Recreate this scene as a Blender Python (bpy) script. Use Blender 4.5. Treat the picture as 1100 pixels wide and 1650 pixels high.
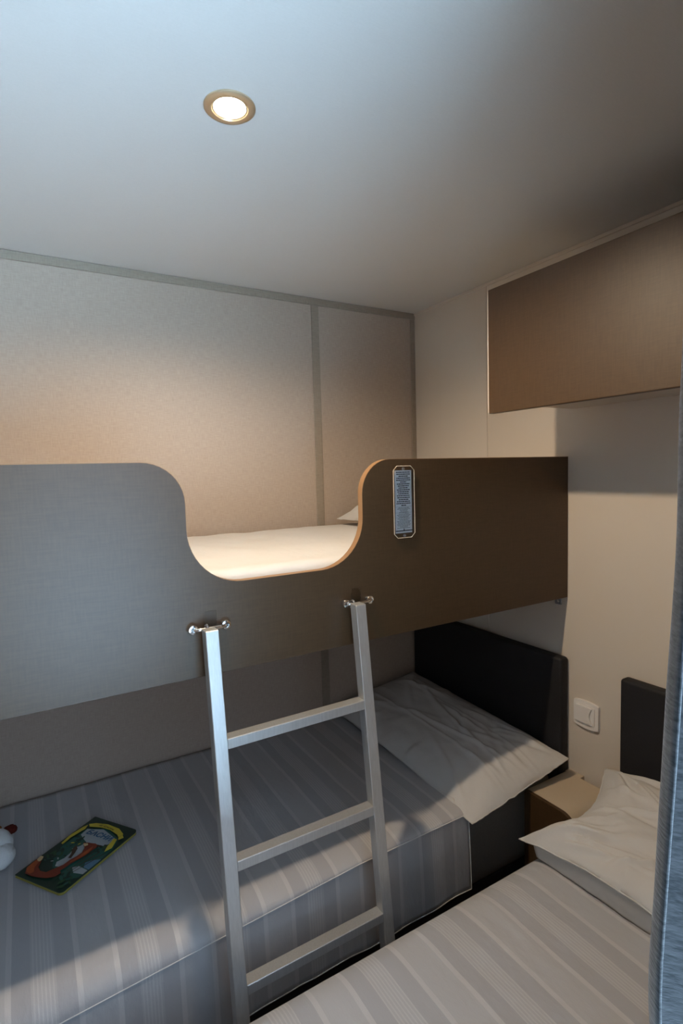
import bpy, bmesh, math, random
from mathutils import Vector, Matrix, noise

random.seed(7)
scn = bpy.context.scene
COL = scn.collection
for o in list(bpy.data.objects):
    bpy.data.objects.remove(o, do_unlink=True)

# ------------------------------------------------------------------ camera
CAM = Vector((-1.366, -1.715, 1.466))
yaw, pitch, roll = 0.5329, -0.0744, -0.0273
F = Vector((math.sin(yaw)*math.cos(pitch), math.cos(yaw)*math.cos(pitch), math.sin(pitch)))
Rv = F.cross(Vector((0, 0, 1))).normalized()
Uv = Rv.cross(F)
R2 = Rv*math.cos(roll) + Uv*math.sin(roll)
U2 = Uv*math.cos(roll) - Rv*math.sin(roll)
cd = bpy.data.cameras.new('camera')
cd.sensor_fit = 'VERTICAL'
cd.sensor_height = 36.0
cd.lens = 869.33/1650*36.0
cd.clip_start = 0.01
cam = bpy.data.objects.new('camera', cd)
COL.objects.link(cam)
cam.matrix_world = Matrix(((R2.x, U2.x, -F.x, CAM.x), (R2.y, U2.y, -F.y, CAM.y), (R2.z, U2.z, -F.z, CAM.z), (0, 0, 0, 1)))
scn.camera = cam

# ------------------------------------------------------------------ world, light, exposure
WORLD_STRENGTH = 3.6
LAMP_POWER = 34.0
SUN_STRENGTH = 150.0
w = bpy.data.worlds.new('daylight'); scn.world = w
w.use_nodes = True
bg = w.node_tree.nodes['Background']
bg.inputs[0].default_value = (0.48, 0.71, 1.0, 1)
bg.inputs[1].default_value = WORLD_STRENGTH
WIN = (-1.50, -0.78, 0.72, 1.86)          # window opening x0 x1 z0 z1 in the front wall
WALL_Y = -1.65
pl = bpy.data.lights.new('window_portal', 'AREA'); pl.shape = 'RECTANGLE'
pl.size = WIN[1]-WIN[0]; pl.size_y = WIN[3]-WIN[2]
pl.cycles.is_portal = True
po = bpy.data.objects.new('window_portal', pl); COL.objects.link(po)
po.location = ((WIN[0]+WIN[1])/2, WALL_Y-0.10, (WIN[2]+WIN[3])/2)
po.rotation_euler = (math.radians(90), 0, 0)
# sun outside, travelling along the facade: it lights the paving below the window, not the room
sl_ = bpy.data.lights.new('sun', 'SUN'); sl_.energy = SUN_STRENGTH; sl_.angle = 0.009; sl_.color = (0.72, 0.88, 1.0)
su = bpy.data.objects.new('sun', sl_); COL.objects.link(su)
su.rotation_euler = Vector((-0.62, -0.22, -0.75)).to_track_quat('-Z', 'Y').to_euler()
vs = scn.view_settings
vs.view_transform = 'Standard'; vs.look = 'None'; vs.gamma = 1.0; vs.use_curve_mapping = False
vs.exposure = 0.18

H = 2.0757          # ceiling height
XL = -1.93          # left wall
YB = -0.70          # bunk front
LAMP = (-1.03, -0.816)

# ------------------------------------------------------------------ materials
def newmat(name):
    m = bpy.data.materials.new(name); m.use_nodes = True
    return m, m.node_tree, m.node_tree.nodes['Principled BSDF']

def plain(name, col, rough=0.5, metal=0.0, spec=0.5, bump=None, emit=None):
    m, t, b = newmat(name)
    b.inputs['Base Color'].default_value = (*col, 1)
    b.inputs['Roughness'].default_value = rough
    b.inputs['Metallic'].default_value = metal
    b.inputs['Specular IOR Level'].default_value = spec
    if bump:
        sc, st, dist = bump
        tc = t.nodes.new('ShaderNodeTexCoord')
        n = t.nodes.new('ShaderNodeTexNoise'); n.inputs['Scale'].default_value = sc; n.inputs['Detail'].default_value = 4
        bp = t.nodes.new('ShaderNodeBump'); bp.inputs['Strength'].default_value = st; bp.inputs['Distance'].default_value = dist
        t.links.new(tc.outputs['Object'], n.inputs['Vector'])
        t.links.new(n.outputs['Fac'], bp.inputs['Height'])
        t.links.new(bp.outputs['Normal'], b.inputs['Normal'])
    if emit:
        b.inputs['Emission Color'].default_value = (*emit[0], 1)
        b.inputs['Emission Strength'].default_value = emit[1]
    return m

def woven(name, c1, c2, s1, s2, rough, bstr, bdist, spec=0.5, metal=0.0, sheen=0.0):
    """two stretched noises crossing each other: linen / brushed laminate look"""
    m, t, b = newmat(name)
    N = t.nodes.new; L = t.links.new
    tc = N('ShaderNodeTexCoord')
    outs = []
    for s in (s1, s2):
        mp = N('ShaderNodeMapping'); mp.inputs['Scale'].default_value = s
        nz = N('ShaderNodeTexNoise'); nz.inputs['Scale'].default_value = 1.0; nz.inputs['Detail'].default_value = 3.0
        L(tc.outputs['Object'], mp.inputs['Vector']); L(mp.outputs['Vector'], nz.inputs['Vector'])
        outs.append(nz.outputs['Fac'])
    mul = N('ShaderNodeMath'); mul.operation = 'ADD'
    L(outs[0], mul.inputs[0]); L(outs[1], mul.inputs[1])
    mr = N('ShaderNodeMapRange'); mr.inputs['From Min'].default_value = 0.75; mr.inputs['From Max'].default_value = 1.25
    L(mul.outputs[0], mr.inputs['Value'])
    mx = N('ShaderNodeMix'); mx.data_type = 'RGBA'
    mx.inputs['A'].default_value = (*c1, 1); mx.inputs['B'].default_value = (*c2, 1)
    L(mr.outputs['Result'], mx.inputs['Factor'])
    L(mx.outputs['Result'], b.inputs['Base Color'])
    bp = N('ShaderNodeBump'); bp.inputs['Strength'].default_value = bstr; bp.inputs['Distance'].default_value = bdist
    L(mul.outputs[0], bp.inputs['Height']); L(bp.outputs['Normal'], b.inputs['Normal'])
    b.inputs['Roughness'].default_value = rough
    b.inputs['Specular IOR Level'].default_value = spec
    b.inputs['Metallic'].default_value = metal
    b.inputs['Sheen Weight'].default_value = sheen
    return m

def striped(name, off):
    """damask bed cover: stripes across the bed, period 17.4 cm"""
    m, t, b = newmat(name)
    N = t.nodes.new; L = t.links.new
    tc = N('ShaderNodeTexCoord'); sx = N('ShaderNodeSeparateXYZ'); L(tc.outputs['Object'], sx.inputs[0])
    def math_(op, a, bb=None):
        n = N('ShaderNodeMath'); n.operation = op
        for i, v in enumerate((a, bb)):
            if v is None: continue
            if isinstance(v, (int, float)): n.inputs[i].default_value = v
            else: L(v, n.inputs[i])
        return n.outputs[0]
    ph = math_('FRACT', math_('ADD', math_('DIVIDE', math_('SUBTRACT', sx.outputs['X'], off), 0.174), 200.5))
    # group centre at 0.5 ; thin bands at 0.5-.055/.174 -> 0.184 and 0.5-.118/.174 -> -0.178 -> 0.822
    cr = N('ShaderNodeValToRGB'); cr.color_ramp.interpolation = 'CONSTANT'
    e = cr.color_ramp.elements
    D, M, T = 0.0, 0.42, 1.0
    stops = [(0.0, M), (0.160, T), (0.212, D), (0.385, 0.5), (0.615, D), (0.796, T), (0.848, M)]
    while len(e) < len(stops): e.new(0.5)
    for el, (p, v) in zip(e, stops):
        el.position = p; el.color = (v, v, v, 1)
    L(ph, cr.inputs[0])
    # fine lines inside the group
    fine = math_('MULTIPLY', math_('GREATER_THAN', math_('SINE', math_('MULTIPLY', sx.outputs['X'], 2*math.pi/0.0062)), 0.35), 0.5)
    ingrp = math_('MULTIPLY', math_('GREATER_THAN', ph, 0.385), math_('LESS_THAN', ph, 0.615))
    tot = math_('ADD', cr.outputs[0], math_('MULTIPLY', math_('SUBTRACT', fine, 0.12), ingrp))
    nz = N('ShaderNodeTexNoise'); nz.inputs['Scale'].default_value = 9; L(tc.outputs['Object'], nz.inputs['Vector'])
    mx = N('ShaderNodeMix'); mx.data_type = 'RGBA'
    mx.inputs['A'].default_value = (0.345, 0.34, 0.345, 1); mx.inputs['B'].default_value = (0.445, 0.435, 0.43, 1)
    L(tot, mx.inputs['Factor']); L(mx.outputs['Result'], b.inputs['Base Color'])
    # satin: bright bands glossier
    rg = N('ShaderNodeMapRange'); rg.inputs['To Min'].default_value = 0.62; rg.inputs['To Max'].default_value = 0.45
    L(tot, rg.inputs['Value']); L(rg.outputs['Result'], b.inputs['Roughness'])
    n2 = N('ShaderNodeTexNoise'); n2.inputs['Scale'].default_value = 26; n2.inputs['Detail'].default_value = 5
    mp = N('ShaderNodeMapping'); mp.inputs['Scale'].default_value = (1.6, 0.7, 0.7)
    L(tc.outputs['Object'], mp.inputs['Vector']); L(mp.outputs['Vector'], n2.inputs['Vector'])
    n3 = N('ShaderNodeTexNoise'); n3.inputs['Scale'].default_value = 900; L(tc.outputs['Object'], n3.inputs['Vector'])
    hh = math_('ADD', math_('MULTIPLY', n2.outputs['Fac'], 1.0), math_('MULTIPLY', n3.outputs['Fac'], 0.05))
    hh = math_('ADD', hh, math_('MULTIPLY', tot, 0.04))
    bp = N('ShaderNodeBump'); bp.inputs['Strength'].default_value = 0.35; bp.inputs['Distance'].default_value = 0.006
    L(hh, bp.inputs['Height']); L(bp.outputs['Normal'], b.inputs['Normal'])
    b.inputs['Specular IOR Level'].default_value = 0.35
    b.inputs['Sheen Weight'].default_value = 0.15
    return m

M = {}
M['ceiling'] = woven('ceiling_paint', (0.56, 0.545, 0.52), (0.58, 0.565, 0.54), (300, 300, 1), (60, 500, 1), 0.55, 0.05, 0.0005, spec=0.3)
M['linen'] = woven('linen_wallpaper', (0.37, 0.293, 0.235), (0.44, 0.357, 0.29), (500, 500, 45), (45, 45, 500), 0.62, 0.10, 0.0006, spec=0.35)
M['linen_strip'] = woven('linen_strip', (0.25, 0.205, 0.16), (0.31, 0.26, 0.205), (500, 500, 45), (45, 45, 500), 0.45, 0.10, 0.0006, spec=0.4)
M['cream'] = plain('cream_panel', (0.57, 0.50, 0.42), 0.45, bump=(180, 0.04, 0.0005), spec=0.35)
M['laminate'] = woven('bronze_laminate', (0.056, 0.030, 0.012), (0.070, 0.039, 0.017), (320, 320, 30), (30, 30, 420), 0.44, 0.05, 0.0004, spec=0.42)
M['edge'] = plain('oak_edge_band', (0.27, 0.145, 0.065), 0.5, bump=(90, 0.1, 0.0004))
M['navy'] = woven('dark_upholstery', (0.011, 0.011, 0.013), (0.017, 0.017, 0.019), (700, 700, 700), (300, 900, 300), 0.6, 0.15, 0.0006, spec=0.3)
M['alu'] = woven('satin_aluminium', (0.52, 0.52, 0.51), (0.58, 0.58, 0.57), (500, 500, 12), (300, 300, 20), 0.42, 0.03, 0.0003, metal=0.75)
M['chrome'] = plain('chrome', (0.75, 0.75, 0.74), 0.16, 1.0)
M['steel_dark'] = plain('dull_steel', (0.30, 0.30, 0.31), 0.4, 0.9)
M['black'] = plain('black_rubber', (0.012, 0.012, 0.012), 0.7)
M['sheet'] = plain('white_cotton', (0.62, 0.60, 0.575), 0.75, bump=(38, 0.30, 0.006), spec=0.2)
M['pillow'] = plain('white_pillowcase', (0.50, 0.485, 0.465), 0.75, bump=(26, 0.30, 0.008), spec=0.2)
M['mattress'] = woven('grey_mattress_ticking', (0.17, 0.155, 0.137), (0.205, 0.19, 0.165), (600, 600, 600), (200, 900, 200), 0.8, 0.1, 0.0006, spec=0.2)
M['piping'] = plain('light_piping', (0.55, 0.54, 0.52), 0.7)
M['bedbase'] = plain('dark_bed_base', (0.02, 0.019, 0.018), 0.6, bump=(120, 0.05, 0.0005))
M['nighttop'] = plain('beige_laminate', (0.50, 0.40, 0.285), 0.42, bump=(200, 0.04, 0.0003))
M['switch'] = plain('white_plastic', (0.70, 0.67, 0.64), 0.35)
M['floor'] = woven('floor_vinyl', (0.10, 0.07, 0.045), (0.14, 0.10, 0.065), (8, 120, 1), (4, 60, 1), 0.5, 0.05, 0.0005)
M['gold'] = plain('brushed_nickel_gold', (0.62, 0.50, 0.34), 0.35, 0.85)
M['reflector'] = plain('lamp_reflector', (0.85, 0.80, 0.70), 0.25, 0.6)
M['lens'] = plain('lit_lens', (1, 0.9, 0.7), 0.4, emit=((1.0, 0.86, 0.62), 55.0))
M['paper'] = plain('white_paper', (0.86, 0.87, 0.88), 0.6)
M['ink'] = plain('black_ink', (0.02, 0.02, 0.025), 0.6)
M['bevel'] = plain('painted_edge_glint', (0.80, 0.66, 0.50), 0.2)  # light tan stands in for light caught on the plate's polished edge
m_, t_, b_ = newmat('clear_acrylic')
tr_ = t_.nodes.new('ShaderNodeBsdfTransparent'); gl_ = t_.nodes.new('ShaderNodeBsdfGlossy'); gl_.inputs['Roughness'].default_value = 0.08
fr_ = t_.nodes.new('ShaderNodeFresnel'); fr_.inputs['IOR'].default_value = 1.25; mx_ = t_.nodes.new('ShaderNodeMixShader')
t_.links.new(fr_.outputs[0], mx_.inputs[0]); t_.links.new(tr_.outputs[0], mx_.inputs[1]); t_.links.new(gl_.outputs[0], mx_.inputs[2])
t_.links.new(mx_.outputs[0], t_.nodes['Material Output'].inputs['Surface'])
M['acrylic'] = m_
M['paving'] = woven('pale_paving', (0.325, 0.415, 0.485), (0.385, 0.475, 0.555), (3, 3, 3), (40, 40, 40), 0.8, 0.1, 0.002)
M['frame'] = plain('white_window_frame', (0.75, 0.75, 0.74), 0.4)
M['curtain'] = woven('blue_grey_curtain', (0.010, 0.0105, 0.0115), (0.034, 0.0335, 0.035), (38, 38, 170), (120, 120, 420), 0.9, 0.35, 0.002, spec=0.05, sheen=0.3)
M['cover_a'] = striped('striped_satin_a', -1.331)
M['cover_b'] = striped('striped_satin_b', -0.6455)
def flat(name, c, r=0.35): M[name] = plain(name, c, r)
flat('book_green', (0.010, 0.035, 0.022), 0.28); flat('book_edge', (0.27, 0.24, 0.05)); flat('book_yellow', (0.60, 0.47, 0.04)); flat('book_blue', (0.015, 0.10, 0.22))
flat('book_pale', (0.40, 0.44, 0.45)); flat('book_orange', (0.36, 0.07, 0.012)); flat('book_red', (0.20, 0.028, 0.010)); flat('book_cream', (0.62, 0.45, 0.22))
flat('book_leaf', (0.025, 0.085, 0.03)); flat('book_brown', (0.06, 0.03, 0.012)); flat('book_water', (0.10, 0.22, 0.32)); flat('book_teal', (0.02, 0.10, 0.075))
M['plush'] = plain('white_plush', (0.62, 0.63, 0.62), 0.9, bump=(350, 0.6, 0.003), spec=0.1)
M['plush_brown'] = plain('brown_plush', (0.075, 0.012, 0.008), 0.9, bump=(350, 0.6, 0.003), spec=0.1)
M['plush_tan'] = plain('tan_plush', (0.20, 0.08, 0.02), 0.9, bump=(350, 0.6, 0.003), spec=0.1)

# ------------------------------------------------------------------ helpers
ORI = {}
def thing(name, origin, label, cat, group=None):
    o = bpy.data.objects.new(name, None); COL.objects.link(o)
    o.empty_display_size = 0.05
    o.location = origin; ORI[o.name] = Vector(origin)
    o['label'] = label; o['category'] = cat
    if group: o['group'] = group
    return o

def mk(name, bm, mat, parent=None, smooth=None, origin=None, solid=None, subsurf=0, label=None, kind=None, cat=None):
    """bm in world coordinates -> object (optionally child of parent)"""
    if isinstance(bm, bmesh.types.BMesh):
        bmesh.ops.recalc_face_normals(bm, faces=bm.faces[:]) if len(bm.faces) else None
        me = bpy.data.meshes.new(name); bm.to_mesh(me); bm.free()
    else:
        me = bm
    og = ORI[parent.name] if parent else Vector(origin or (0, 0, 0))
    me.transform(Matrix.Translation(-og))
    if smooth is not None:
        for p in me.polygons: p.use_smooth = True
        me.set_sharp_from_angle(angle=math.radians(smooth))
    for mm in (mat if isinstance(mat, (list, tuple)) else [mat]):
        me.materials.append(M[mm])
    o = bpy.data.objects.new(name, me); COL.objects.link(o)
    if parent: o.parent = parent
    else: o.location = og
    ORI[o.name] = og
    if solid:
        md = o.modifiers.new('thickness', 'SOLIDIFY'); md.thickness = solid; md.offset = -1
    if subsurf:
        md = o.modifiers.new('smooth', 'SUBSURF'); md.levels = subsurf; md.render_levels = subsurf
    if label: o['label'] = label
    if kind: o['kind'] = kind
    if cat: o['category'] = cat
    return o

def add_box(bm, x0, x1, y0, y1, z0, z1, bev=0.0, seg=2):
    r = bmesh.ops.create_cube(bm, size=1.0)
    vs_ = r['verts']
    for v in vs_:
        v.co = Vector((x0 + (v.co.x+.5)*(x1-x0), y0 + (v.co.y+.5)*(y1-y0), z0 + (v.co.z+.5)*(z1-z0)))
    if bev > 0:
        es = list({e for v in vs_ for e in v.link_edges})
        bmesh.ops.bevel(bm, geom=es, offset=bev, segments=seg, affect='EDGES', profile=0.5, clamp_overlap=True)
    return vs_

def box(x0, x1, y0, y1, z0, z1, bev=0.0, seg=2):
    bm = bmesh.new(); add_box(bm, x0, x1, y0, y1, z0, z1, bev, seg); return bm

def prism(pts, axis, a, b, bev=0.0):
    """closed 2D outline extruded along axis from a to b. axis 'y': pts=(x,z); 'x': pts=(y,z); 'z': pts=(x,y)"""
    bm = bmesh.new()
    def P(p, t):
        return {'y': (p[0], t, p[1]), 'x': (t, p[0], p[1]), 'z': (p[0], p[1], t)}[axis]
    va = [bm.verts.new(P(p, a)) for p in pts]; vb = [bm.verts.new(P(p, b)) for p in pts]
    n = len(pts)
    fa = bm.faces.new(va); fb = bm.faces.new(vb[::-1])
    for i in range(n):
        bm.faces.new((va[i], va[(i+1) % n], vb[(i+1) % n], vb[i]))
    if bev:
        es = list(fa.edges) + list(fb.edges)
        bmesh.ops.bevel(bm, geom=es, offset=bev, segments=1, affect='EDGES')
    return bm

def add_tube(bm, pts, r, seg=8, close=False):
    pts = [Vector(p) for p in pts]; n = len(pts); rings = []
    for i, p in enumerate(pts):
        a = pts[(i-1) % n] if (close or i > 0) else pts[i]
        c = pts[(i+1) % n] if (close or i < n-1) else pts[i]
        d = (c-a).normalized()
        up = Vector((0, 0, 1)) if abs(d.z) < 0.95 else Vector((0, 1, 0))
        s = d.cross(up).normalized(); u = s.cross(d)
        rr = r[i] if isinstance(r, (list, tuple)) else r
        rings.append([bm.verts.new(p + (s*math.cos(2*math.pi*k/seg) + u*math.sin(2*math.pi*k/seg))*rr) for k in range(seg)])
    for i in range(n if close else n-1):
        A, B = rings[i], rings[(i+1) % n]
        for k in range(seg):
            bm.faces.new((A[k], A[(k+1) % seg], B[(k+1) % seg], B[k]))
    if not close:
        bm.faces.new(rings[0][::-1]); bm.faces.new(rings[-1])

def add_lathe(bm, prof, origin, axis, seg=32, caps=True):
    """prof = [(r, h)] along axis direction from origin"""
    ax = Vector(axis).normalized()
    up = Vector((0, 0, 1)) if abs(ax.z) < 0.9 else Vector((1, 0, 0))
    s = ax.cross(up).normalized(); u = s.cross(ax); o = Vector(origin)
    rings = []
    for r, h in prof:
        if r < 1e-6: rings.append([bm.verts.new(o + ax*h)])
        else: rings.append([bm.verts.new(o + ax*h + (s*math.cos(2*math.pi*k/seg) + u*math.sin(2*math.pi*k/seg))*r) for k in range(seg)])
    for A, B in zip(rings, rings[1:]):
        for k in range(seg):
            k2 = (k+1) % seg
            if len(A) == 1 and len(B) == 1: continue
            if len(A) == 1: bm.faces.new((A[0], B[k2], B[k]))
            elif len(B) == 1: bm.faces.new((A[k], A[k2], B[0]))
            else: bm.faces.new((A[k], A[k2], B[k2], B[k]))

def grid(nu, nv, fn, closed=False):
    bm = bmesh.new()
    V = [[bm.verts.new(fn(i/(nu-1), j/(nv-1))) for j in range(nv)] for i in range(nu)]
    for i in range(nu-1):
        for j in range(nv-1):
            bm.faces.new((V[i][j], V[i+1][j], V[i+1][j+1], V[i][j+1]))
    return bm

def fbm(x, y, z=0.0, o=3):
    return noise.fractal(Vector((x, y, z)), 1.0, 2.0, o)

def arc(cx, cy, r, a0, a1, n):
    return [(cx + r*math.cos(math.radians(a0+(a1-a0)*i/n)), cy + r*math.sin(math.radians(a0+(a1-a0)*i/n))) for i in range(n+1)]

# ------------------------------------------------------------------ the room
S = 'structure'
mk('floor', box(XL-.06, .06, WALL_Y-.08, .06, -.05, 0), 'floor', kind=S)

# ceiling with a round cut-out for the recessed lamp
bm = bmesh.new()
cs = [bm.verts.new(p) for p in ((XL-.06, WALL_Y-.08, H), (.06, WALL_Y-.08, H), (.06, .06, H), (XL-.06, .06, H))]
ci = [bm.verts.new((LAMP[0]+.034*math.cos(2*math.pi*k/48), LAMP[1]+.034*math.sin(2*math.pi*k/48), H)) for k in range(48)]
ed = [bm.edges.new((cs[i], cs[(i+1) % 4])) for i in range(4)] + [bm.edges.new((ci[i], ci[(i+1) % 48])) for i in range(48)]
bmesh.ops.triangle_fill(bm, use_beauty=True, edges=ed)
for f in list(bm.faces):
    c = f.calc_center_median()
    if (c.x-LAMP[0])**2 + (c.y-LAMP[1])**2 < .033**2: bm.faces.remove(f)
r = bmesh.ops.extrude_face_region(bm, geom=bm.faces[:])
for g in r['geom']:
    if isinstance(g, bmesh.types.BMVert): g.co.z += .06
mk('ceiling', bm, 'ceiling', kind=S)

# back wall: backing plus two linen covered panels
wb = mk('wall_back', box(XL-.06, .06, .004, .06, 0, H), 'linen', kind=S)
for x0, x1 in ((XL, -.443), (-.442, -.001)):
    mk('panel', box(x0, x1, 0, .006, 0, H, .0008, 1), 'linen', wb)
# right wall: cream panels with a fine joint
wr = mk('wall_right', box(.004, .06, WALL_Y-.08, .004, 0, H), 'cream', kind=S)
for y0, y1 in ((-.383, 0), (WALL_Y-.08, -.3845)):
    mk('panel', box(0, .006, y0, y1, 0, H, .0008, 1), 'cream', wr)
mk('wall_left', box(XL-.06, XL, WALL_Y-.08, .06, 0, H), 'linen', kind=S)
# front wall with the window opening
bm = bmesh.new()
fy0, fy1 = WALL_Y-.08, WALL_Y
add_box(bm, XL-.06, WIN[0], fy0, fy1, 0, H); add_box(bm, WIN[1], .06, fy0, fy1, 0, H)
add_box(bm, WIN[0], WIN[1], fy0, fy1, 0, WIN[2]); add_box(bm, WIN[0], WIN[1], fy0, fy1, WIN[3], H)
mk('wall_front', bm, 'linen', kind=S)
bm = bmesh.new()
fw = .022
add_box(bm, WIN[0], WIN[0]+fw, fy0-.01, fy1+.008, WIN[2], WIN[3]); add_box(bm, WIN[1]-fw, WIN[1], fy0-.01, fy1+.008, WIN[2], WIN[3])
add_box(bm, WIN[0]+fw, WIN[1]-fw, fy0-.01, fy1+.008, WIN[2], WIN[2]+fw); add_box(bm, WIN[0]+fw, WIN[1]-fw, fy0-.01, fy1+.008, WIN[3]-fw, WIN[3])
mk('window_1', bm, 'frame', kind=S)
mk('ground', box(-9, 7, -14, WALL_Y-.085, -.52, -.45), 'paving', kind=S)
# unseen shutter leaf added outside, left of the window, to block sideways daylight
bm = bmesh.new()
add_box(bm, WIN[0]-.030, WIN[0]-.004, fy0-.82, fy0-.012, WIN[2], WIN[3], .003, 1)
mk('added_shutter', bm, 'bedbase', kind=S)
# cover strips
mk('trim_1', box(XL, -.0005, -.006, -.0002, H-.0245, H-.0005, .001, 1), 'linen_strip', kind=S)
mk('trim_2', box(-.458, -.428, -.004, -.0002, 0, H-.025, .001, 1), 'linen_strip', kind=S)
mk('trim_3', box(-.022, -.0005, -.005, -.0002, 0, H-.025, .001, 1), 'linen_strip', kind=S)
mk('trim_4', box(-.006, -.0002, WALL_Y, -.0065, H-.010, H-.0005, .001, 1), 'cream', kind=S)

# ------------------------------------------------------------------ recessed ceiling lamp
lx, ly = LAMP
lt = thing('ceiling_spotlight', (lx, ly, H), 'round recessed ceiling spotlight with gold rim, glowing warm white', 'spotlight')
bm = bmesh.new()
add_lathe(bm, [(.0425, -.0002), (.0425, .0022), (.040, .0042), (.034, .0050), (.030, .0042), (.0285, .002), (.0285, -.004), (.033, -.004), (.033, -.0002), (.0425, -.0002)], (lx, ly, H), (0, 0, -1), 48)
mk('rim', bm, 'gold', lt, 40)
bm = bmesh.new()
tilt = Vector((.10, -.16, -1)).normalized()
add_lathe(bm, [(.0282, .0015), (.0272, .0025), (.0262, .001), (.0235, -.010), (.0235, -.016), (.0295, -.016), (.0282, .0015)], (lx, ly, H), (0, 0, -1), 40)
mk('gimbal_ring', bm, 'reflector', lt, 40)
bm = bmesh.new()
add_lathe(bm, [(0, -.004), (.012, -.0035), (.020, -.0045), (.0234, -.007), (.0234, -.012), (0, -.012)], (lx, ly, H), (0, 0, -1), 40)
mk('lens', bm, 'lens', lt, 40)
sp = bpy.data.lights.new('spot_bulb', 'SPOT')
sp.energy = LAMP_POWER; sp.color = (1.0, 0.79, 0.55); sp.spot_size = math.radians(164); sp.spot_blend = 0.55; sp.shadow_soft_size = 0.018
so = bpy.data.objects.new('spot_bulb', sp); COL.objects.link(so)
so.parent = lt; so.location = (0, 0, -.010)

# ------------------------------------------------------------------ upper bunk
ub = thing('upper_bunk', (-.96, -.35, 1.079), 'upper bunk with bronze guard board, notched for climbing in', 'bunk bed')
ZT, ZBt = 1.4915, 1.079
nc, bo, to = -.909, .088, .274
prof = [(-1.915, ZBt), (-.0015, ZBt), (-.0015, ZT), (nc+to, ZT)]
prof += arc(nc+to, ZT-.077, .077, 90, 180, 10)[1:]
prof += [(nc+.197, 1.364)]
prof += arc(nc+bo, 1.364, .109, 0, -90, 12)[1:]
prof += arc(nc-bo, 1.364, .109, -90, -180, 12)
prof += [(nc-.197, ZT-.077)]
prof += arc(nc-to, ZT-.077, .077, 0, 90, 10)[1:]
prof += [(-1.915, ZT)]
gb = mk('guard_board', prism(prof, 'y', YB, YB+.018, .0006), 'laminate', ub, 30)
# edge band following top edge
run = prof[2:]
bm = bmesh.new()
def offs(run, d):
    out = []
    for i, p in enumerate(run):
        a = run[max(i-1, 0)]; c = run[min(i+1, len(run)-1)]
        t = Vector((c[0]-a[0], c[1]-a[1])).normalized()
        n = Vector((t.y, -t.x))
        out.append((p[0]+n.x*d, p[1]+n.y*d))
    return out
lo = offs(run, -.0005); hi = offs(run, .0009)
va = [[bm.verts.new((p[0], y, p[1])) for p in pts] for pts, y in ((lo, YB+.0004), (hi, YB+.0004), (hi, YB+.0176), (lo, YB+.0176))]
for k in range(4):
    A, B = va[k], va[(k+1) % 4]
    for i in range(len(run)-1):
        bm.faces.new((A[i], A[i+1], B[i+1], B[i]))
for i in (0, -1): bm.faces.new([va[k][i] for k in range(4)])
mk('edge_band', bm, 'edge', gb, 30)
mk('bunk_base', box(-1.915, -.0025, YB+.019, -.0065, 1.100, 1.118, .001, 1), 'cream', ub)
bm = box(-.0045, -.0004, -.680, -.658, 1.052, 1.100, .0015, 2)
wbk = mk('wall_bracket', bm, 'steel_dark', ub)
for z in (1.062, 1.074):
    bm = bmesh.new(); add_lathe(bm, [(0, .0015), (.003, .001), (.0042, 0)], (-.0045, -.669, z), (-1, 0, 0), 12)
    mk('screw', bm, 'chrome', wbk, 40)
# ladder brackets: rod on two round bolts
RX = (-1.0805, -.7545)      # ladder rail centres
BX = ((-1.105, -1.041), (-.768, -.706))
for (a, b) in BX:
    bm = bmesh.new()
    y = YB-.016
    add_tube(bm, [(a, YB-.008, 1.1765), (a+.006, y, 1.1755), (a+.013, y-.001, 1.1755), (b-.013, y-.001, 1.1755), (b-.006, y, 1.1755), (b, YB-.008, 1.1765)], .0038, 10)
    br = mk('ladder_bracket', bm, 'chrome', ub, 50, label='chrome bracket rod for the ladder hook')
    for x in (a, b):
        bm = bmesh.new()
        add_lathe(bm, [(.0078, -.0002), (.0078, .004), (.0098, .006), (.0098, .012), (.0085, .0145), (.0052, .0152), (.0045, .0138), (0, .0135)], (x, YB, 1.1765), (0, -1, 0), 20)
        mk('bolt', bm, 'chrome', br, 40)
# clear pads behind rail tops
for x in RX:
    xx = x + (.012 if x < -1 else .018)
    mk('clear_pad', box(xx-.012, xx+.012, YB-.0026, YB-.0002, 1.160, 1.205, .001, 2), 'acrylic', ub)

# upper mattress with white sheet, one pillow corner showing
def mat_top(u, v):
    x = XL+.035 + u*(-.006-XL-.035-.001); y = YB+.022 + v*(-.010-(YB+.022))
    e = min(1.0, min(v, 1-v)/.045)
    z = 1.278 - .018*(1-e)**2 + .0035*fbm(x*5, y*7, 3.1) + .0025*fbm(x*14+y*9, y*3, 8.0)
    z -= .006*max(0, 1-abs(y+.60)/.09)
    return (x, y, z)
bm = grid(90, 40, mat_top)
r = bmesh.ops.extrude_edge_only(bm, edges=[e for e in bm.edges if e.is_boundary])
for g in r['geom']:
    if isinstance(g, bmesh.types.BMVert): g.co.z = 1.1185
bmesh.ops.contextual_create(bm, geom=[e for e in bm.edges if e.is_boundary])
mt = mk('bunk_mattress', bm, 'sheet', None, 60, origin=(-.96, -.35, 1.1185), label='upper mattress under a white fitted sheet, behind the notched guard board', cat='mattress')

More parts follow.
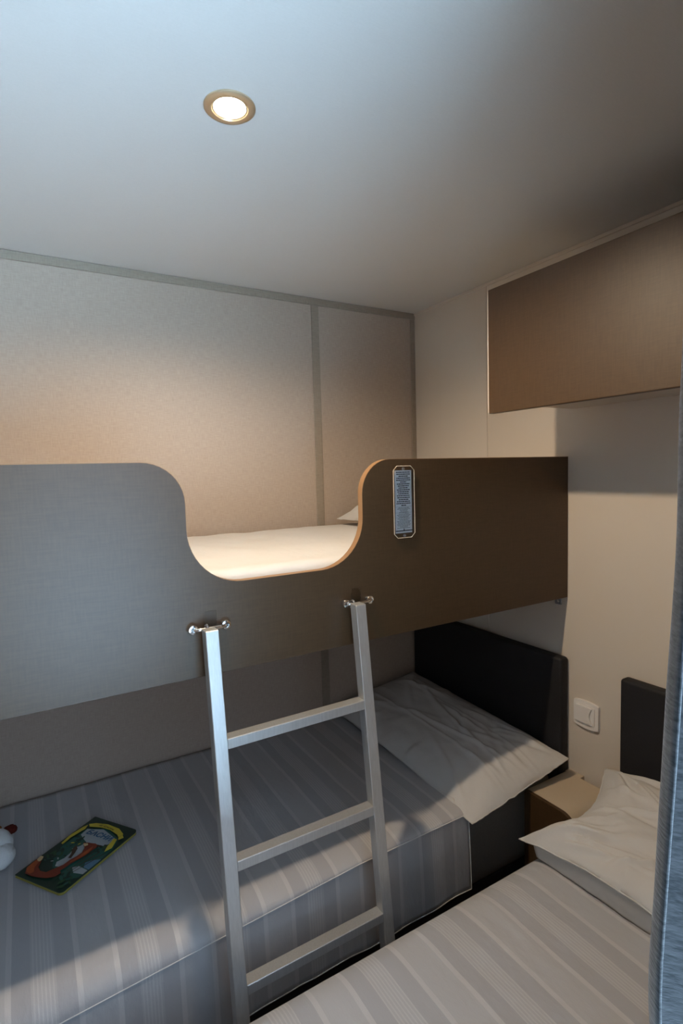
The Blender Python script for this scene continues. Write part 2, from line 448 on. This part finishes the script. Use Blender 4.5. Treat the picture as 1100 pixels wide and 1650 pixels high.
# ------------------------------------------------------------------ warning plate on the guard board
wp = thing('warning_plate', (-.598, YB, 1.307), 'small clear acrylic plate with white printed notice on the bronze guard board', 'notice')
x0, x1, z0, z1 = -.6285, -.5685, 1.3075, 1.4755
c = .010
outl = [(x0+c, z0), (x1-c, z0), (x1, z0+c), (x1, z1-c), (x1-c, z1), (x0+c, z1), (x0, z1-c), (x0, z0+c)]
mk('plate', prism(outl, 'y', YB-.0042, YB-.0012), 'acrylic', wp)
bm = bmesh.new(); add_tube(bm, [(p[0], YB-.0040, p[1]) for p in outl], .0008, 6, True)
mk('edge_glint', bm, 'bevel', wp, label='light line, painted glint of the polished edge')
lb = (-.6225, -.5745, 1.3185, 1.4655)
mk('paper_label', box(lb[0], lb[1], YB-.0012, YB-.0003, lb[2], lb[3]), 'paper', wp)
bm = bmesh.new()
yy = YB-.0014
def ink(xa, xb, za, zb):
    vs_ = [bm.verts.new(p) for p in ((xa, yy, za), (xb, yy, za), (xb, yy, zb), (xa, yy, zb))]
    bm.faces.new(vs_)
def row(z, wid, h, gap):
    x = (lb[0]+lb[1])/2 - wid/2; e = x+wid
    while x < e-.001:
        l = min(random.uniform(.0025, .0075), e-x)
        ink(x, x+l, z-h/2, z+h/2); x += l+gap
z = lb[3]-.0045
for wd in (.041, .039, .027, .040, .041, .018, .037, .032, .028, .037, .034, .030, .038, .036, .028, .039, .041, .014):
    row(z, wd, .0022, .0008); z -= .00455
ink(lb[0]+.001, lb[1]-.001, z+.0012, z+.0015)
for blk in range(3):
    for k in range((5, 4, 9)[blk]):
        row(z-.001, random.uniform(.020, .040), .0009, .0007); z -= .0027
    if blk < 2: ink(lb[0]+.001, lb[1]-.001, z+.0008, z+.0011); z -= .0008
ink(lb[0], lb[1], lb[2]+.0042, lb[2]+.0064)
ink(-.5990, -.5980, lb[2]+.006, lb[2]+.013); ink(-.6000, -.5970, lb[2]+.006, lb[2]+.009)
mk('printed_text', bm, 'ink', wp)
for zz in (1.4690, 1.3125):
    bm = bmesh.new(); add_lathe(bm, [(0, .0012), (.0020, .0010), (.0034, 0), (.0034, -.003)], (-.5985, YB-.0042, zz), (0, -1, 0), 16)
    mk('screw', bm, 'steel_dark', wp, 40)

# ------------------------------------------------------------------ lower bed and second bed
def make_bed(name, label, y0, y1, hb_y0, hb_y1, hb_lean):
    t = thing(name, (-.96, (y0+y1)/2, 0), label, 'bed')
    s = .03
    mk('bed_base', box(XL+.02, -.045, y0+s, y1-.012, .0, .315, .003, 1), 'bedbase', t)
    mk('mattress', box(XL+.012, -.042, y0+.008, y1-.008, .316, .5630, .045, 5), 'mattress', t, 40)
    # padded headboard on the right wall
    hb = box(-.037, -.0015, hb_y0, hb_y1, .30, .9015, .010, 4)
    h = mk('headboard', hb, 'navy', t, 40, label='black padded headboard')
    return t
bed1 = make_bed('single_bed', 'lower single bed under the bunk, black headboard, grey mattress side', -.700, -.004, -.706, -.008, 0)
bed2 = make_bed('single_bed', 'single bed at the lower right with a black headboard, beside the small night shelf', -1.632, -.912, -1.60, -.885, 0)

def cover(name, label, y_back, y_front, x_head, mat, sgn, seam_fn, hem_fn, seed, crease):
    """bedspread: flat top, rounded shoulder, hanging skirt"""
    # profile by arc length over the top then down the skirt
    span = abs(y_front-y_back)
    NV = 64
    def pt(u, v):
        x = XL+.022 + u*(x_head-XL-.022)
        zs = seam_fn(x); zh = hem_fn(x)
        if v < .60:
            a = v/.60
            y = y_back + (y_front-y_back)*a*(1-.075/span)
            z = .5745
        elif v < .74:
            a = (v-.60)/.14*math.pi/2
            yb_ = y_back + (y_front-y_back)*(1-.075/span)
            y = yb_ + (y_front-yb_)*math.sin(a)
            z = zs + (.5745-zs)*math.cos(a)
        else:
            a = (v-.74)/.26
            y = y_front + sgn*(.004*math.sin(a*3) + .010*a*a + .0045*a*fbm(x*9, seed, 0, 2))
            z = zs + (zh-zs)*a
        top = 1-min(1, max(0, (v-.62)/.12))
        z += top*(.0030*fbm(x*4+seed, y*5, seed) + .0016*fbm(x*17+seed, y*9, 2*seed))
        for cy, amp in crease:
            z += top*amp*math.exp(-((y-cy)/.007)**2)
        for cx, amp in ((-.98, .0016), (-.62, .0012)):
            z += top*amp*math.exp(-((x-cx-.04*(y-y_back))/.008)**2)
        z = max(z, .5685) if v < .6 else z
        return (x, y, z)
    bm = grid(170, NV, pt)
    t = thing(name, (-1.1, (y_back+y_front)/2, .5), label, 'bedspread')
    mk('cloth', bm, mat, t, 50, solid=.0018)
    xs = [XL+.022 + (x_head-XL-.022)*i/80 for i in range(81)]
    bm = bmesh.new(); add_tube(bm, [pt(i/80, .742) for i in range(81)], .0013, 6)
    mk('seam_piping', bm, 'piping', t, 60)
    bm = bmesh.new(); add_tube(bm, [pt(i/80, 1.0) for i in range(81)], .0014, 6)
    mk('hem_piping', bm, 'piping', t, 60)
    bm = bmesh.new(); add_tube(bm, [pt(1.0, i/50) for i in range(51)], .0013, 6)
    mk('end_piping', bm, 'piping', t, 60)
    return t
cover('bedspread', 'grey striped satin bedspread on the lower bed behind the ladder', -.012, -.706, -.409, 'cover_a', -1,
      lambda x: max(.520, min(.562, .545+.060*(x+1.03))), lambda x: .358 + .010*fbm(x*3.5, 1.7, 0, 3), 1.7, ((-.27, .0018),))
cover('bedspread', 'grey striped satin bedspread on the bed at the lower right', -1.615, -.906, -.372, 'cover_b', 1,
      lambda x: .548, lambda x: .365 + .010*fbm(x*3.5, 5.2, 0, 3), 5.2, ((-1.02, .0010),))

# ------------------------------------------------------------------ pillows
def folds(seed, n, amp, corners=True):
    rnd = random.Random(seed); L = []
    for k in range(n):
        if corners and k % 2 == 0:
            cu, cv = rnd.choice(((0, 0), (1, 0), (1, 1), (0, 1)))
            ang = math.atan2(.5-cv, .5-cu) + rnd.uniform(-.75, .75)
            d = rnd.uniform(.12, .30)
            c = (cu+math.cos(ang)*d, cv+math.sin(ang)*d); ln = rnd.uniform(.10, .22)
        elif k % 4 == 1:
            e = rnd.randrange(4); q = rnd.uniform(.1, .9); d = rnd.uniform(.03, .12)
            c, ang = (((d, q), 0), ((1-d, q), 0), ((q, d), math.pi/2), ((q, 1-d), math.pi/2))[e]
            ang += rnd.uniform(-.35, .35); ln = rnd.uniform(.05, .12)
        else:
            c = (rnd.uniform(.2, .8), rnd.uniform(.15, .85)); ang = rnd.uniform(0, math.pi); ln = rnd.uniform(.08, .30)
        L.append((c[0], c[1], math.cos(ang), math.sin(ang), ln, rnd.uniform(.010, .030), amp*rnd.uniform(.35, 1.0)*rnd.choice((1, 1, -.7))))
    def f(u, v):
        z = 0
        for cu, cv, ca, sa, ln, w_, a_ in L:
            du, dv = u-cu, v-cv
            s_ = du*ca+dv*sa; t = -du*sa+dv*ca + .35*s_*s_
            q = (t/w_)**2 + (s_/ln)**2
            if q < 9: z += a_*math.exp(-q)
        return z
    return f

def pillow(name, label, A, B, Cc, Dd, T, seed, nu=100, nv=150, wr=.006, nf=40, famp=.006, under=.25, cat='pillow', floor=None, warp=None, creases=(), flap=False):
    """A back-left, B back-right, Cc front-right, Dd front-left corner points; puffed quad"""
    A, B, Cc, Dd = map(Vector, (A, B, Cc, Dd))
    ff = folds(int(seed*10), nf, famp)
    c0 = (A+B+Cc+Dd)/4
    def base(u, v):
        p = A.lerp(B, u).lerp(Dd.lerp(Cc, u), v)
        k = .030*(math.sin(math.pi*v)*(abs(2*u-1)**6) + math.sin(math.pi*u)*(abs(2*v-1)**6))
        p = p + (c0-p)*k
        if warp: p = warp(u, v, p)
        return p
    def hgt(u, v):
        a = 1-abs(2*u-1)**2.6; b = 1-abs(2*v-1)**3.2
        return max(0, a*b)**.62
    def P(u, v, side):
        p = base(u, v); h = hgt(u, v)
        d = min(u, 1-u, v, 1-v)
        edge = min(1, 9*d)
        if side > 0:
            p.z += T*h
            p.z += edge*(wr*fbm(u*3+seed, v*4, seed) + ff(u, v))
            for cu, amp in creases: p.z += edge*amp*math.exp(-((u-cu-.02*fbm(v*2, seed))/.012)**2)
        else:
            p.z -= T*under*h
            if floor is not None: p.z = max(p.z, floor(p))
        if d <= 0:
            p.z += .003*fbm(u*9+seed, v*9, 1.0)
            p.y += .004*fbm(u*7+seed, v*7, 5.0)
        return p
    bm = bmesh.new()
    top = [[bm.verts.new(P(i/(nu-1), j/(nv-1), 1)) for j in range(nv)] for i in range(nu)]
    bot = [[(top[i][j] if i in (0, nu-1) or j in (0, nv-1) else bm.verts.new(P(i/(nu-1), j/(nv-1), -1))) for j in range(nv)] for i in range(nu)]
    for i in range(nu-1):
        for j in range(nv-1):
            bm.faces.new((top[i][j], top[i+1][j], top[i+1][j+1], top[i][j+1]))
            q = [bot[i][j], bot[i][j+1], bot[i+1][j+1], bot[i+1][j]]
            try: bm.faces.new(q)
            except ValueError: pass
    t = thing(name, ((A+Cc)/2), label, cat)
    mk('pillowcase', bm, 'pillow', t, 75)
    n = 60
    rim = [P(i/n, 0, 1) for i in range(n)] + [P(1, i/n, 1) for i in range(n)] + [P(1-i/n, 1, 1) for i in range(n)] + [P(0, 1-i/n, 1) for i in range(n)]
    bm = bmesh.new(); add_tube(bm, rim, .0016, 6, True)
    mk('edge_seam', bm, 'pillow', t, 60)
    if flap:
        def fl(a, b):
            p = P(0, .05+.95*a, 1)
            z0_ = .578
            p.z -= .004
            x = p.x + .004 + .012*b + .003*b*fbm(a*8, 2.2); z = p.z + (z0_-p.z)*b**.85
            return (x, p.y, z)
        mk('case_flap', grid(70, 10, fl), 'pillow', t, 60, solid=.0012)
    return t
flr1 = lambda p: .5805 if p.y > -.66 else .5805 - .9*(-.66-p.y)
def warp1(u, v, p):
    p.z += .012*math.sin(math.pi*v)*(1-u)**3
    p.z -= .012*math.exp(-((v-1)/.10)**2)*math.sin(math.pi*u)
    return p
pillow('pillow', 'white pillow on the lower bed against the black headboard', (-.436, -.014, .600), (-.052, -.022, .652), (-.048, -.742, .618), (-.428, -.742, .558), .050, 2.3, floor=flr1, wr=.007, nf=70, famp=.0085, warp=warp1, creases=((.36, .0035), (.70, .002)))
def warp2(u, v, p):
    p.y -= .046*math.sin(math.pi*min(1, u*1.02))*math.exp(-v*3.2)          # side bows inwards
    p.z += .026*math.sin(math.pi*min(1, v*1.6+.02))*(1-u)**4 if v < .6 else 0   # near edge stands up
    p.z += .018*math.exp(-((u-1)/.16)**2)*math.sin(math.pi*min(1, v*2.2))
    return p
pillow('pillow', 'crumpled white pillow on the lower right bed beside the night shelf', (-.425, -.889, .606), (-.085, -.880, .664), (-.070, -1.58, .700), (-.41, -1.58, .622), .050, 6.1, floor=lambda p: .580, wr=.012, nf=80, famp=.017, warp=warp2, flap=True)
pillow('pillow', 'white pillow at the head of the upper bunk, mostly hidden by the guard board', (-.40, -.045, 1.300), (-.03, -.045, 1.33), (-.03, -.62, 1.33), (-.40, -.62, 1.300), .070, 9.4, floor=lambda p: 1.285)

# ------------------------------------------------------------------ ladder
ld = thing('bunk_ladder', (-.917, -.81, 0), 'silver aluminium bunk ladder hooked on the guard board', 'ladder')
zt = 1.180; sl = .118; yt = -.7375
ry = lambda z: yt - sl*(zt-z)
hw, hd = .0125, .0125
for x in RX:
    bm = bmesh.new()
    vs_ = add_box(bm, x-hw, x+hw, -hd, hd, .012, zt, .0012, 1)
    for v in bm.verts: v.co.y += ry(v.co.z)
    rl = mk('rail', bm, 'alu', ld)
    bm = bmesh.new(); add_box(bm, x-hw, x+hw, -hd-.001, hd+.001, 0, .012, .002, 1)
    for v in bm.verts: v.co.y += ry(v.co.z)
    mk('foot_cap', bm, 'black', rl)
    # hook behind the rail top dropping over the bracket rod
    bm = bmesh.new()
    add_box(bm, x-.008, x+.008, ry(zt)+hd-.0005, YB-.019, 1.1712, 1.1745)
    add_tube(bm, [(x, ry(1.165)+hd-.001, 1.165), (x, YB-.024, 1.168), (x, YB-.0215, 1.181), (x, YB-.016, 1.1825), (x, YB-.0095, 1.180), (x, YB-.009, 1.165)], .0028, 8)
    mk('hook', bm, 'steel_dark', rl, 50)
for zf in (.98, .7585, .537, .3155, .094):
    bm = bmesh.new()
    add_box(bm, RX[0]+hw, RX[1]-hw, -.0125, .0125, zf-.020, zf, .0012, 1)
    for v in bm.verts: v.co.y += ry(zf-.01)
    mk('rung', bm, 'alu', ld)

# ------------------------------------------------------------------ wall cupboard
cb = thing('wall_cupboard', (-.165, -1.18, 1.60), 'bronze fronted wall cupboard high on the cream wall', 'cupboard')
cy0, cy1 = -1.645, -.712
mk('carcass', box(-.312, -.0015, cy0, cy1, 1.627, 1.905, .001, 1), 'cream', cb)
mk('door', box(-.330, -.3125, cy0, cy1+.001, 1.603, 1.910, .0015, 2), 'laminate', cb)
mk('side_lip', box(-.3285, -.3125, cy1+.0012, cy1+.006, 1.606, 1.908, .0006, 1), 'cream', cb)

# ------------------------------------------------------------------ night shelf between the beds
nt = thing('night_shelf', (-.10, -.80, 0), 'small beige night shelf with dark front, between the two beds', 'nightstand')
ny0, ny1, nz = -.8715, -.7085, .5575
pr = [(ny1, .02), (ny1, nz-.006)] + arc(ny1-.006, nz-.006, .006, 0, 90, 3) + arc(ny0+.045, nz-.045, .045, 90, 180, 10) + [(ny0, .02)]
bm = prism(pr, 'x', -.187, -.020)
mk('body', bm, 'nighttop', nt, 35)
mk('back_rail', prism([(ny1, .02), (ny1, nz), (-.758, nz), (-.758, .02)], 'x', -.020, -.0015), 'nighttop', nt)
mk('front_panel', prism(pr, 'x', -.198, -.1872, .0008), 'laminate', nt, 35)
mk('plinth', box(-.18, -.03, ny0+.01, ny1-.01, 0, .02), 'bedbase', nt)

# ------------------------------------------------------------------ light switch
sw = thing('light_switch', (0, -.767, .748), 'white square light switch on the cream wall between the headboards', 'switch')
def pillowed(yc, zc, hy, hz, bulge, n=10):
    out = []
    cs_ = [(-hy, -hz), (hy, -hz), (hy, hz), (-hy, hz)]
    for i in range(4):
        a, b = cs_[i], cs_[(i+1) % 4]
        for k in range(n):
            t = k/n; s = math.sin(math.pi*t)*bulge
            y = a[0]+(b[0]-a[0])*t; z = a[1]+(b[1]-a[1])*t
            if i == 0: z -= s
            if i == 2: z += s
            out.append((yc+y, zc+z))
    return out
mk('cover_plate', prism(pillowed(-.767, .748, .0395, .0355, .005), 'x', -.009, -.0006, .0022), 'switch', sw, 30)
mk('bezel', prism(pillowed(-.765, .749, .0300, .0270, .003), 'x', -.0105, -.009, .0008), 'switch', sw, 30)
rk = []
for (y, z) in pillowed(-.763, .7495, .0255, .0235, .001, 12):
    if y < -.763-.0254: y += .0075*math.sin(math.pi*(z-.726)/.047)
    rk.append((y, z))
mk('rocker', prism(rk, 'x', -.0150, -.0105, .0008), 'switch', sw, 30)

# ------------------------------------------------------------------ curtain at the window
ct = thing('curtain', (-.86, -1.53, 1.0), 'blue grey woven curtain gathered at the window, at the right edge', 'curtain')
zc0, zc1 = .80, 1.905
def cfn(u, v):
    z = zc0 + v*(zc1-zc0)
    xe = -.937 + (-.962+.932)*max(0, (1.50-z)/.43)**1.3*.9 + .020*max(0, (z-1.50)/.40)
    xe += .010*max(0, (1.09-z)/.09)**2 if z > 1.0 else .010
    x = xe + u*.235
    amp = .020*(.35+.65*min(1, u*6))
    y = -1.493 - .05*u + amp*math.sin(u*5.2*math.pi + .4)*(1-.25*v) + .004*fbm(u*6, v*3, 4.2)
    if u < .04: y -= .010*((.04-u)/.04)**2
    return (x, y, z)
mk('cloth', grid(110, 60, cfn), 'curtain', ct, 70, solid=.0022)
rd = thing('curtain_rod', (-1.2, -1.55, 1.93), 'slim metal curtain rod above the window', 'curtain rod')
bm = bmesh.new(); add_tube(bm, [(-1.80, -1.52, 1.915), (-.60, -1.52, 1.915)], .007, 12)
mk('rod', bm, 'steel_dark', rd, 50)
for x in (-1.78, -.62):
    mk('rod_bracket', box(x-.01, x+.01, WALL_Y+.0005, -1.515, 1.905, 1.925, .001, 1), 'steel_dark', rd)

# ------------------------------------------------------------------ children's book lying on the lower bed
bz = .5805
P_tl = Vector((-1.262, -.209, 0)); P_tr = Vector((-1.177, -.328, 0)); P_bl = Vector((-1.432, -.347, 0))
ex = (P_tr-P_tl).normalized(); eyv = Vector((-ex.y, ex.x, 0))
BW, BH = .146, .219
org = (P_bl + (P_tl-P_bl)*.0) 
org = P_bl
bk = thing('book', (org.x, org.y, bz), "children's picture book with dark green fox cover lying on the striped bedspread", 'book')
BT = .0070
def BP(u, v, z=0.0):
    p = org + ex*(u*BW) + eyv*(v*BH)
    return Vector((p.x, p.y, bz+z))
def bprism(pts, za, zb):
    bm = bmesh.new()
    a = [bm.verts.new(BP(u, v, za)) for u, v in pts]; b = [bm.verts.new(BP(u, v, zb)) for u, v in pts]
    bm.faces.new(a[::-1]); bm.faces.new(b)
    n = len(pts)
    for i in range(n): bm.faces.new((a[i], a[(i+1) % n], b[(i+1) % n], b[i]))
    return bm
def rrect(m, r):
    ru, rv = r/BW, r/BH; mu, mv = m/BW, m/BH
    o = []
    for cx, cy, a0 in ((1-mu-ru, 1-mv-rv, 0), (mu, 1-mv, None), (mu, mv, None), (1-mu-ru, mv+rv, 270)):
        if a0 is None: o.append((cx, cy)); continue
        for k in range(6):
            a = math.radians(a0+18*k); o.append((cx+ru*math.cos(a), cy+rv*math.sin(a)))
    return o
mk('back_cover', bprism(rrect(0, .010), .0, .0016), 'book_edge', bk)
mk('pages', bprism(rrect(.001, .009), .0017, BT-.0017), 'book_edge', bk)
fc = mk('front_cover', bprism(rrect(0, .010), BT-.0016, BT), 'book_green', bk)
layer = [BT+.00005]
def art(name, pts, mat, step=True):
    layer[0] += .00004
    pts = [(min(.985, max(.015, u)), min(.985, max(.015, v))) for u, v in pts]
    bm = bmesh.new()
    vs_ = [bm.verts.new(BP(u, v, layer[0])) for u, v in pts]
    es = [bm.edges.new((vs_[i], vs_[(i+1) % len(vs_)])) for i in range(len(vs_))]
    bmesh.ops.triangle_fill(bm, use_beauty=True, edges=es)
    for f in bm.faces:
        f.normal_update()
        if f.normal.z < 0: f.normal_flip()
    me = bpy.data.meshes.new(name); bm.to_mesh(me); bm.free()
    return mk(name, me, mat, fc)
def blob(cu, cv, ru, rv, n=14, j=.25, rot=0):
    o = []
    for k in range(n):
        a = 2*math.pi*k/n; q = 1+random.uniform(-j, j)
        x, y = ru*q*math.cos(a), rv*q*math.sin(a)
        o.append((cu + x*math.cos(rot)-y*math.sin(rot), cv + x*math.sin(rot)+y*math.cos(rot)))
    return o
art('printed_shape', [(0.10, .52), (.14, .80), (.5, .89), (.86, .80), (.97, .66), (.97, .22), (.84, .14), (.62, .20), (.40, .22), (.20, .34)], 'book_teal')
art('printed_shape', [(0.15, 0.80), (0.431, 0.862), (0.787, 0.798), (0.823, 0.711), (0.758, 0.655), (0.72, 0.62), (0.60, .64), (0.56, 0.60), (0.595, 0.50), (0.60, 0.412), (0.563, 0.315), (0.529, 0.251), (0.42, 0.240), (0.36, 0.29), (0.40, 0.36), (0.39, .44), (0.33, .50), (0.40, 0.56), (0.42, .63), (0.30, .66), (0.17, 0.70)], 'book_pale')
art('printed_shape', [(0.80, 0.396), (0.86, 0.45), (.98, 0.494), (.98, 0.335), (0.868, 0.338)], 'book_water')
art('printed_shape', [(0.70, 0.292), (0.768, 0.334), (0.975, 0.323), (0.975, 0.265), (0.889, 0.254), (0.815, 0.242)], 'book_pale')
rb = random.Random(11)
def leafs(n, u0, u1, v0, v1, mats, r0=.018, r1=.045):
    for k in range(n):
        rr = rb.uniform(r0, r1)
        o_ = []
        a_ = rb.uniform(0, math.pi); cu, cv = rb.uniform(u0, u1), rb.uniform(v0, v1)
        for q in range(8):
            t_ = 2*math.pi*q/8; x, y = rr*1.5*math.cos(t_), rr*.62*math.sin(t_)
            o_.append((cu+(x*math.cos(a_)-y*math.sin(a_)), cv+(x*math.sin(a_)+y*math.cos(a_))*.67))
        art('printed_leaf', o_, rb.choice(mats))
leafs(26, .10, .38, .30, .66, ('book_green', 'book_leaf', 'book_teal', 'book_green'))
leafs(6, .22, .45, .56, .68, ('book_leaf', 'book_yellow', 'book_green'), .014, .028)
leafs(9, .74, .94, .55, .68, ('book_brown', 'book_green', 'book_leaf'))
leafs(12, .62, .95, .05, .22, ('book_leaf', 'book_green', 'book_teal'))
leafs(5, .14, .34, .24, .36, ('book_pale', 'book_leaf', 'book_teal'), .012, .022)
for k in range(3):
    u = .70+.05*k
    art('printed_twig', [(u, .22), (u+.010, .22), (u+.05+.05*k, .56), (u+.035+.05*k, .56)], 'book_brown')
fox = [(0.405, 0.600), (0.470, 0.622), (0.548, 0.630), (0.610, 0.640), (0.728, 0.625), (0.700, 0.573), (0.700, 0.514), (0.690, 0.455), (0.657, 0.385), (0.628, 0.317), (0.615, 0.242), (0.602, 0.203), (0.654, 0.184), (0.645, 0.129), (0.547, 0.078), (0.421, 0.054), (0.283, 0.038), (0.143, 0.041), (0.063, 0.096), (0.040, 0.16), (0.030, 0.228), (0.026, 0.264), (0.094, 0.267), (0.152, 0.213), (0.212, 0.154), (0.314, 0.124), (0.425, 0.134), (0.48, 0.205), (0.537, 0.277), (0.538, 0.355), (0.572, 0.425), (0.576, 0.486), (0.525, 0.548), (.46, .572)]
art('printed_fox', fox, 'book_red')
art('printed_fox', [(.05, .11), (.13, .06), (.22, .055), (.24, .09), (.17, .13), (.13, .19), (.09, .25), (.04, .25)], 'book_orange')
art('printed_fox', [(.60, .32), (.65, .41), (.68, .48), (.67, .55), (.63, .60), (.61, .52), (.61, .43), (.58, .34)], 'book_orange')
art('printed_fox', [(0.035, 0.228), (0.022, 0.280), (0.08, 0.283), (0.119, 0.245), (0.120, 0.215), (0.080, 0.214)], 'book_cream')
art('printed_fox', [(0.34, 0.545), (0.436, 0.508), (0.481, 0.45), (0.524, 0.375), (0.477, 0.365), (0.436, 0.429), (0.366, 0.481)], 'book_brown')
art('printed_fox', [(.66, .635), (.755, .640), (.71, .590)], 'book_brown')
art('printed_fox', [(.42, .592), (.49, .612), (.53, .590), (.50, .560), (.46, .575)], 'book_cream')
art('printed_fox', [(.395, .603), (.425, .612), (.43, .597)], 'book_brown')
art('printed_ribbon', [(0.094, 0.858), (0.195, 0.901), (0.417, 0.935), (0.689, 0.925), (0.872, 0.87), (0.849, 0.811), (0.781, 0.838), (0.572, 0.869), (0.371, 0.864), (0.167, 0.824)], 'book_yellow')
art('printed_ribbon', [(0.097, 0.847), (0.060, 0.788), (0.034, 0.622), (0.068, 0.502), (0.116, 0.495), (0.098, 0.609), (0.14, 0.777)], 'book_yellow')
art('printed_ribbon', [(0.87, 0.858), (0.943, 0.826), (0.901, 0.776), (0.856, 0.806)], 'book_yellow')
art('printed_ribbon', [(0.87, 0.778), (0.956, 0.652), (0.913, 0.575), (0.853, 0.652), (0.806, 0.779)], 'book_yellow')
def text_mesh(body, size, shear, bold):
    cu = bpy.data.curves.new('txt', 'FONT'); cu.body = body; cu.size = size; cu.shear = shear; cu.offset = bold
    cu.align_x = 'CENTER'; cu.align_y = 'CENTER'
    ob = bpy.data.objects.new('txt', cu); COL.objects.link(ob)
    bpy.context.view_layer.update()
    me = bpy.data.meshes.new_from_object(ob.evaluated_get(bpy.context.evaluated_depsgraph_get()))
    bpy.data.objects.remove(ob); return me
def put_text(name, body, uc, vc, size, sx, sy, shear, bold, mat, bend=0.0):
    me = text_mesh(body, size, shear, bold)
    layer[0] += .00006
    for v in me.vertices:
        x, y = v.co.x*sx, v.co.y*sy
        y -= bend*x*x
        p = BP(uc + x/BW, vc + y/BH, layer[0]); v.co = p
    mk(name, me, mat, fc)
put_text('printed_title', 'БАСНИ', .510, .757, .0185, 1.22, 1.15, .12, .0005, 'book_blue', 1.0)
put_text('printed_author', 'И. Крылов', .46, .893, .0085, 1.15, 1.0, .3, .0001, 'book_brown', 4.0)

# ------------------------------------------------------------------ plush toy at the left edge
ty = thing('plush_toy', (-1.505, -.262, .579), 'white plush toy with brown ear at the left edge of the bed', 'toy')
def ball(c, r, sc, seg=24, seed=0, amp=.0):
    bm = bmesh.new(); bmesh.ops.create_uvsphere(bm, u_segments=seg, v_segments=seg//2+2, radius=1)
    for v in bm.verts:
        d = 1+amp*fbm(v.co.x*2+seed, v.co.y*2, v.co.z*2)
        v.co = Vector((c[0]+v.co.x*r*sc[0]*d, c[1]+v.co.y*r*sc[1]*d, c[2]+v.co.z*r*sc[2]*d))
    return bm
mk('body', ball((-1.565, -.285, .622), .060, (1.25, .8, .72), 32, 1, .08), 'plush', ty, 80)
hd_ = mk('head', ball((-1.487, -.262, .617), .052, (1.02, .82, .76), 32, 3, .06), 'plush', ty, 80)
mk('muzzle', ball((-1.462, -.290, .606), .032, (1.0, 1.05, .85), 24, 5, .05), 'plush', hd_, 80)
mk('ear', ball((-1.441, -.236, .631), .017, (.95, .75, .62), 20, 6, .12), 'plush_brown', hd_, 80)
mk('patch', ball((-1.470, -.246, .649), .013, (1.1, .9, .5), 16, 8, .1), 'plush_tan', hd_, 80)
bm = bmesh.new(); add_tube(bm, [(-1.478, -.287, .634), (-1.463, -.278, .638), (-1.449, -.268, .634), (-1.440, -.262, .622)], .0014, 6)
mk('stitched_mouth', bm, 'black', hd_, 60)
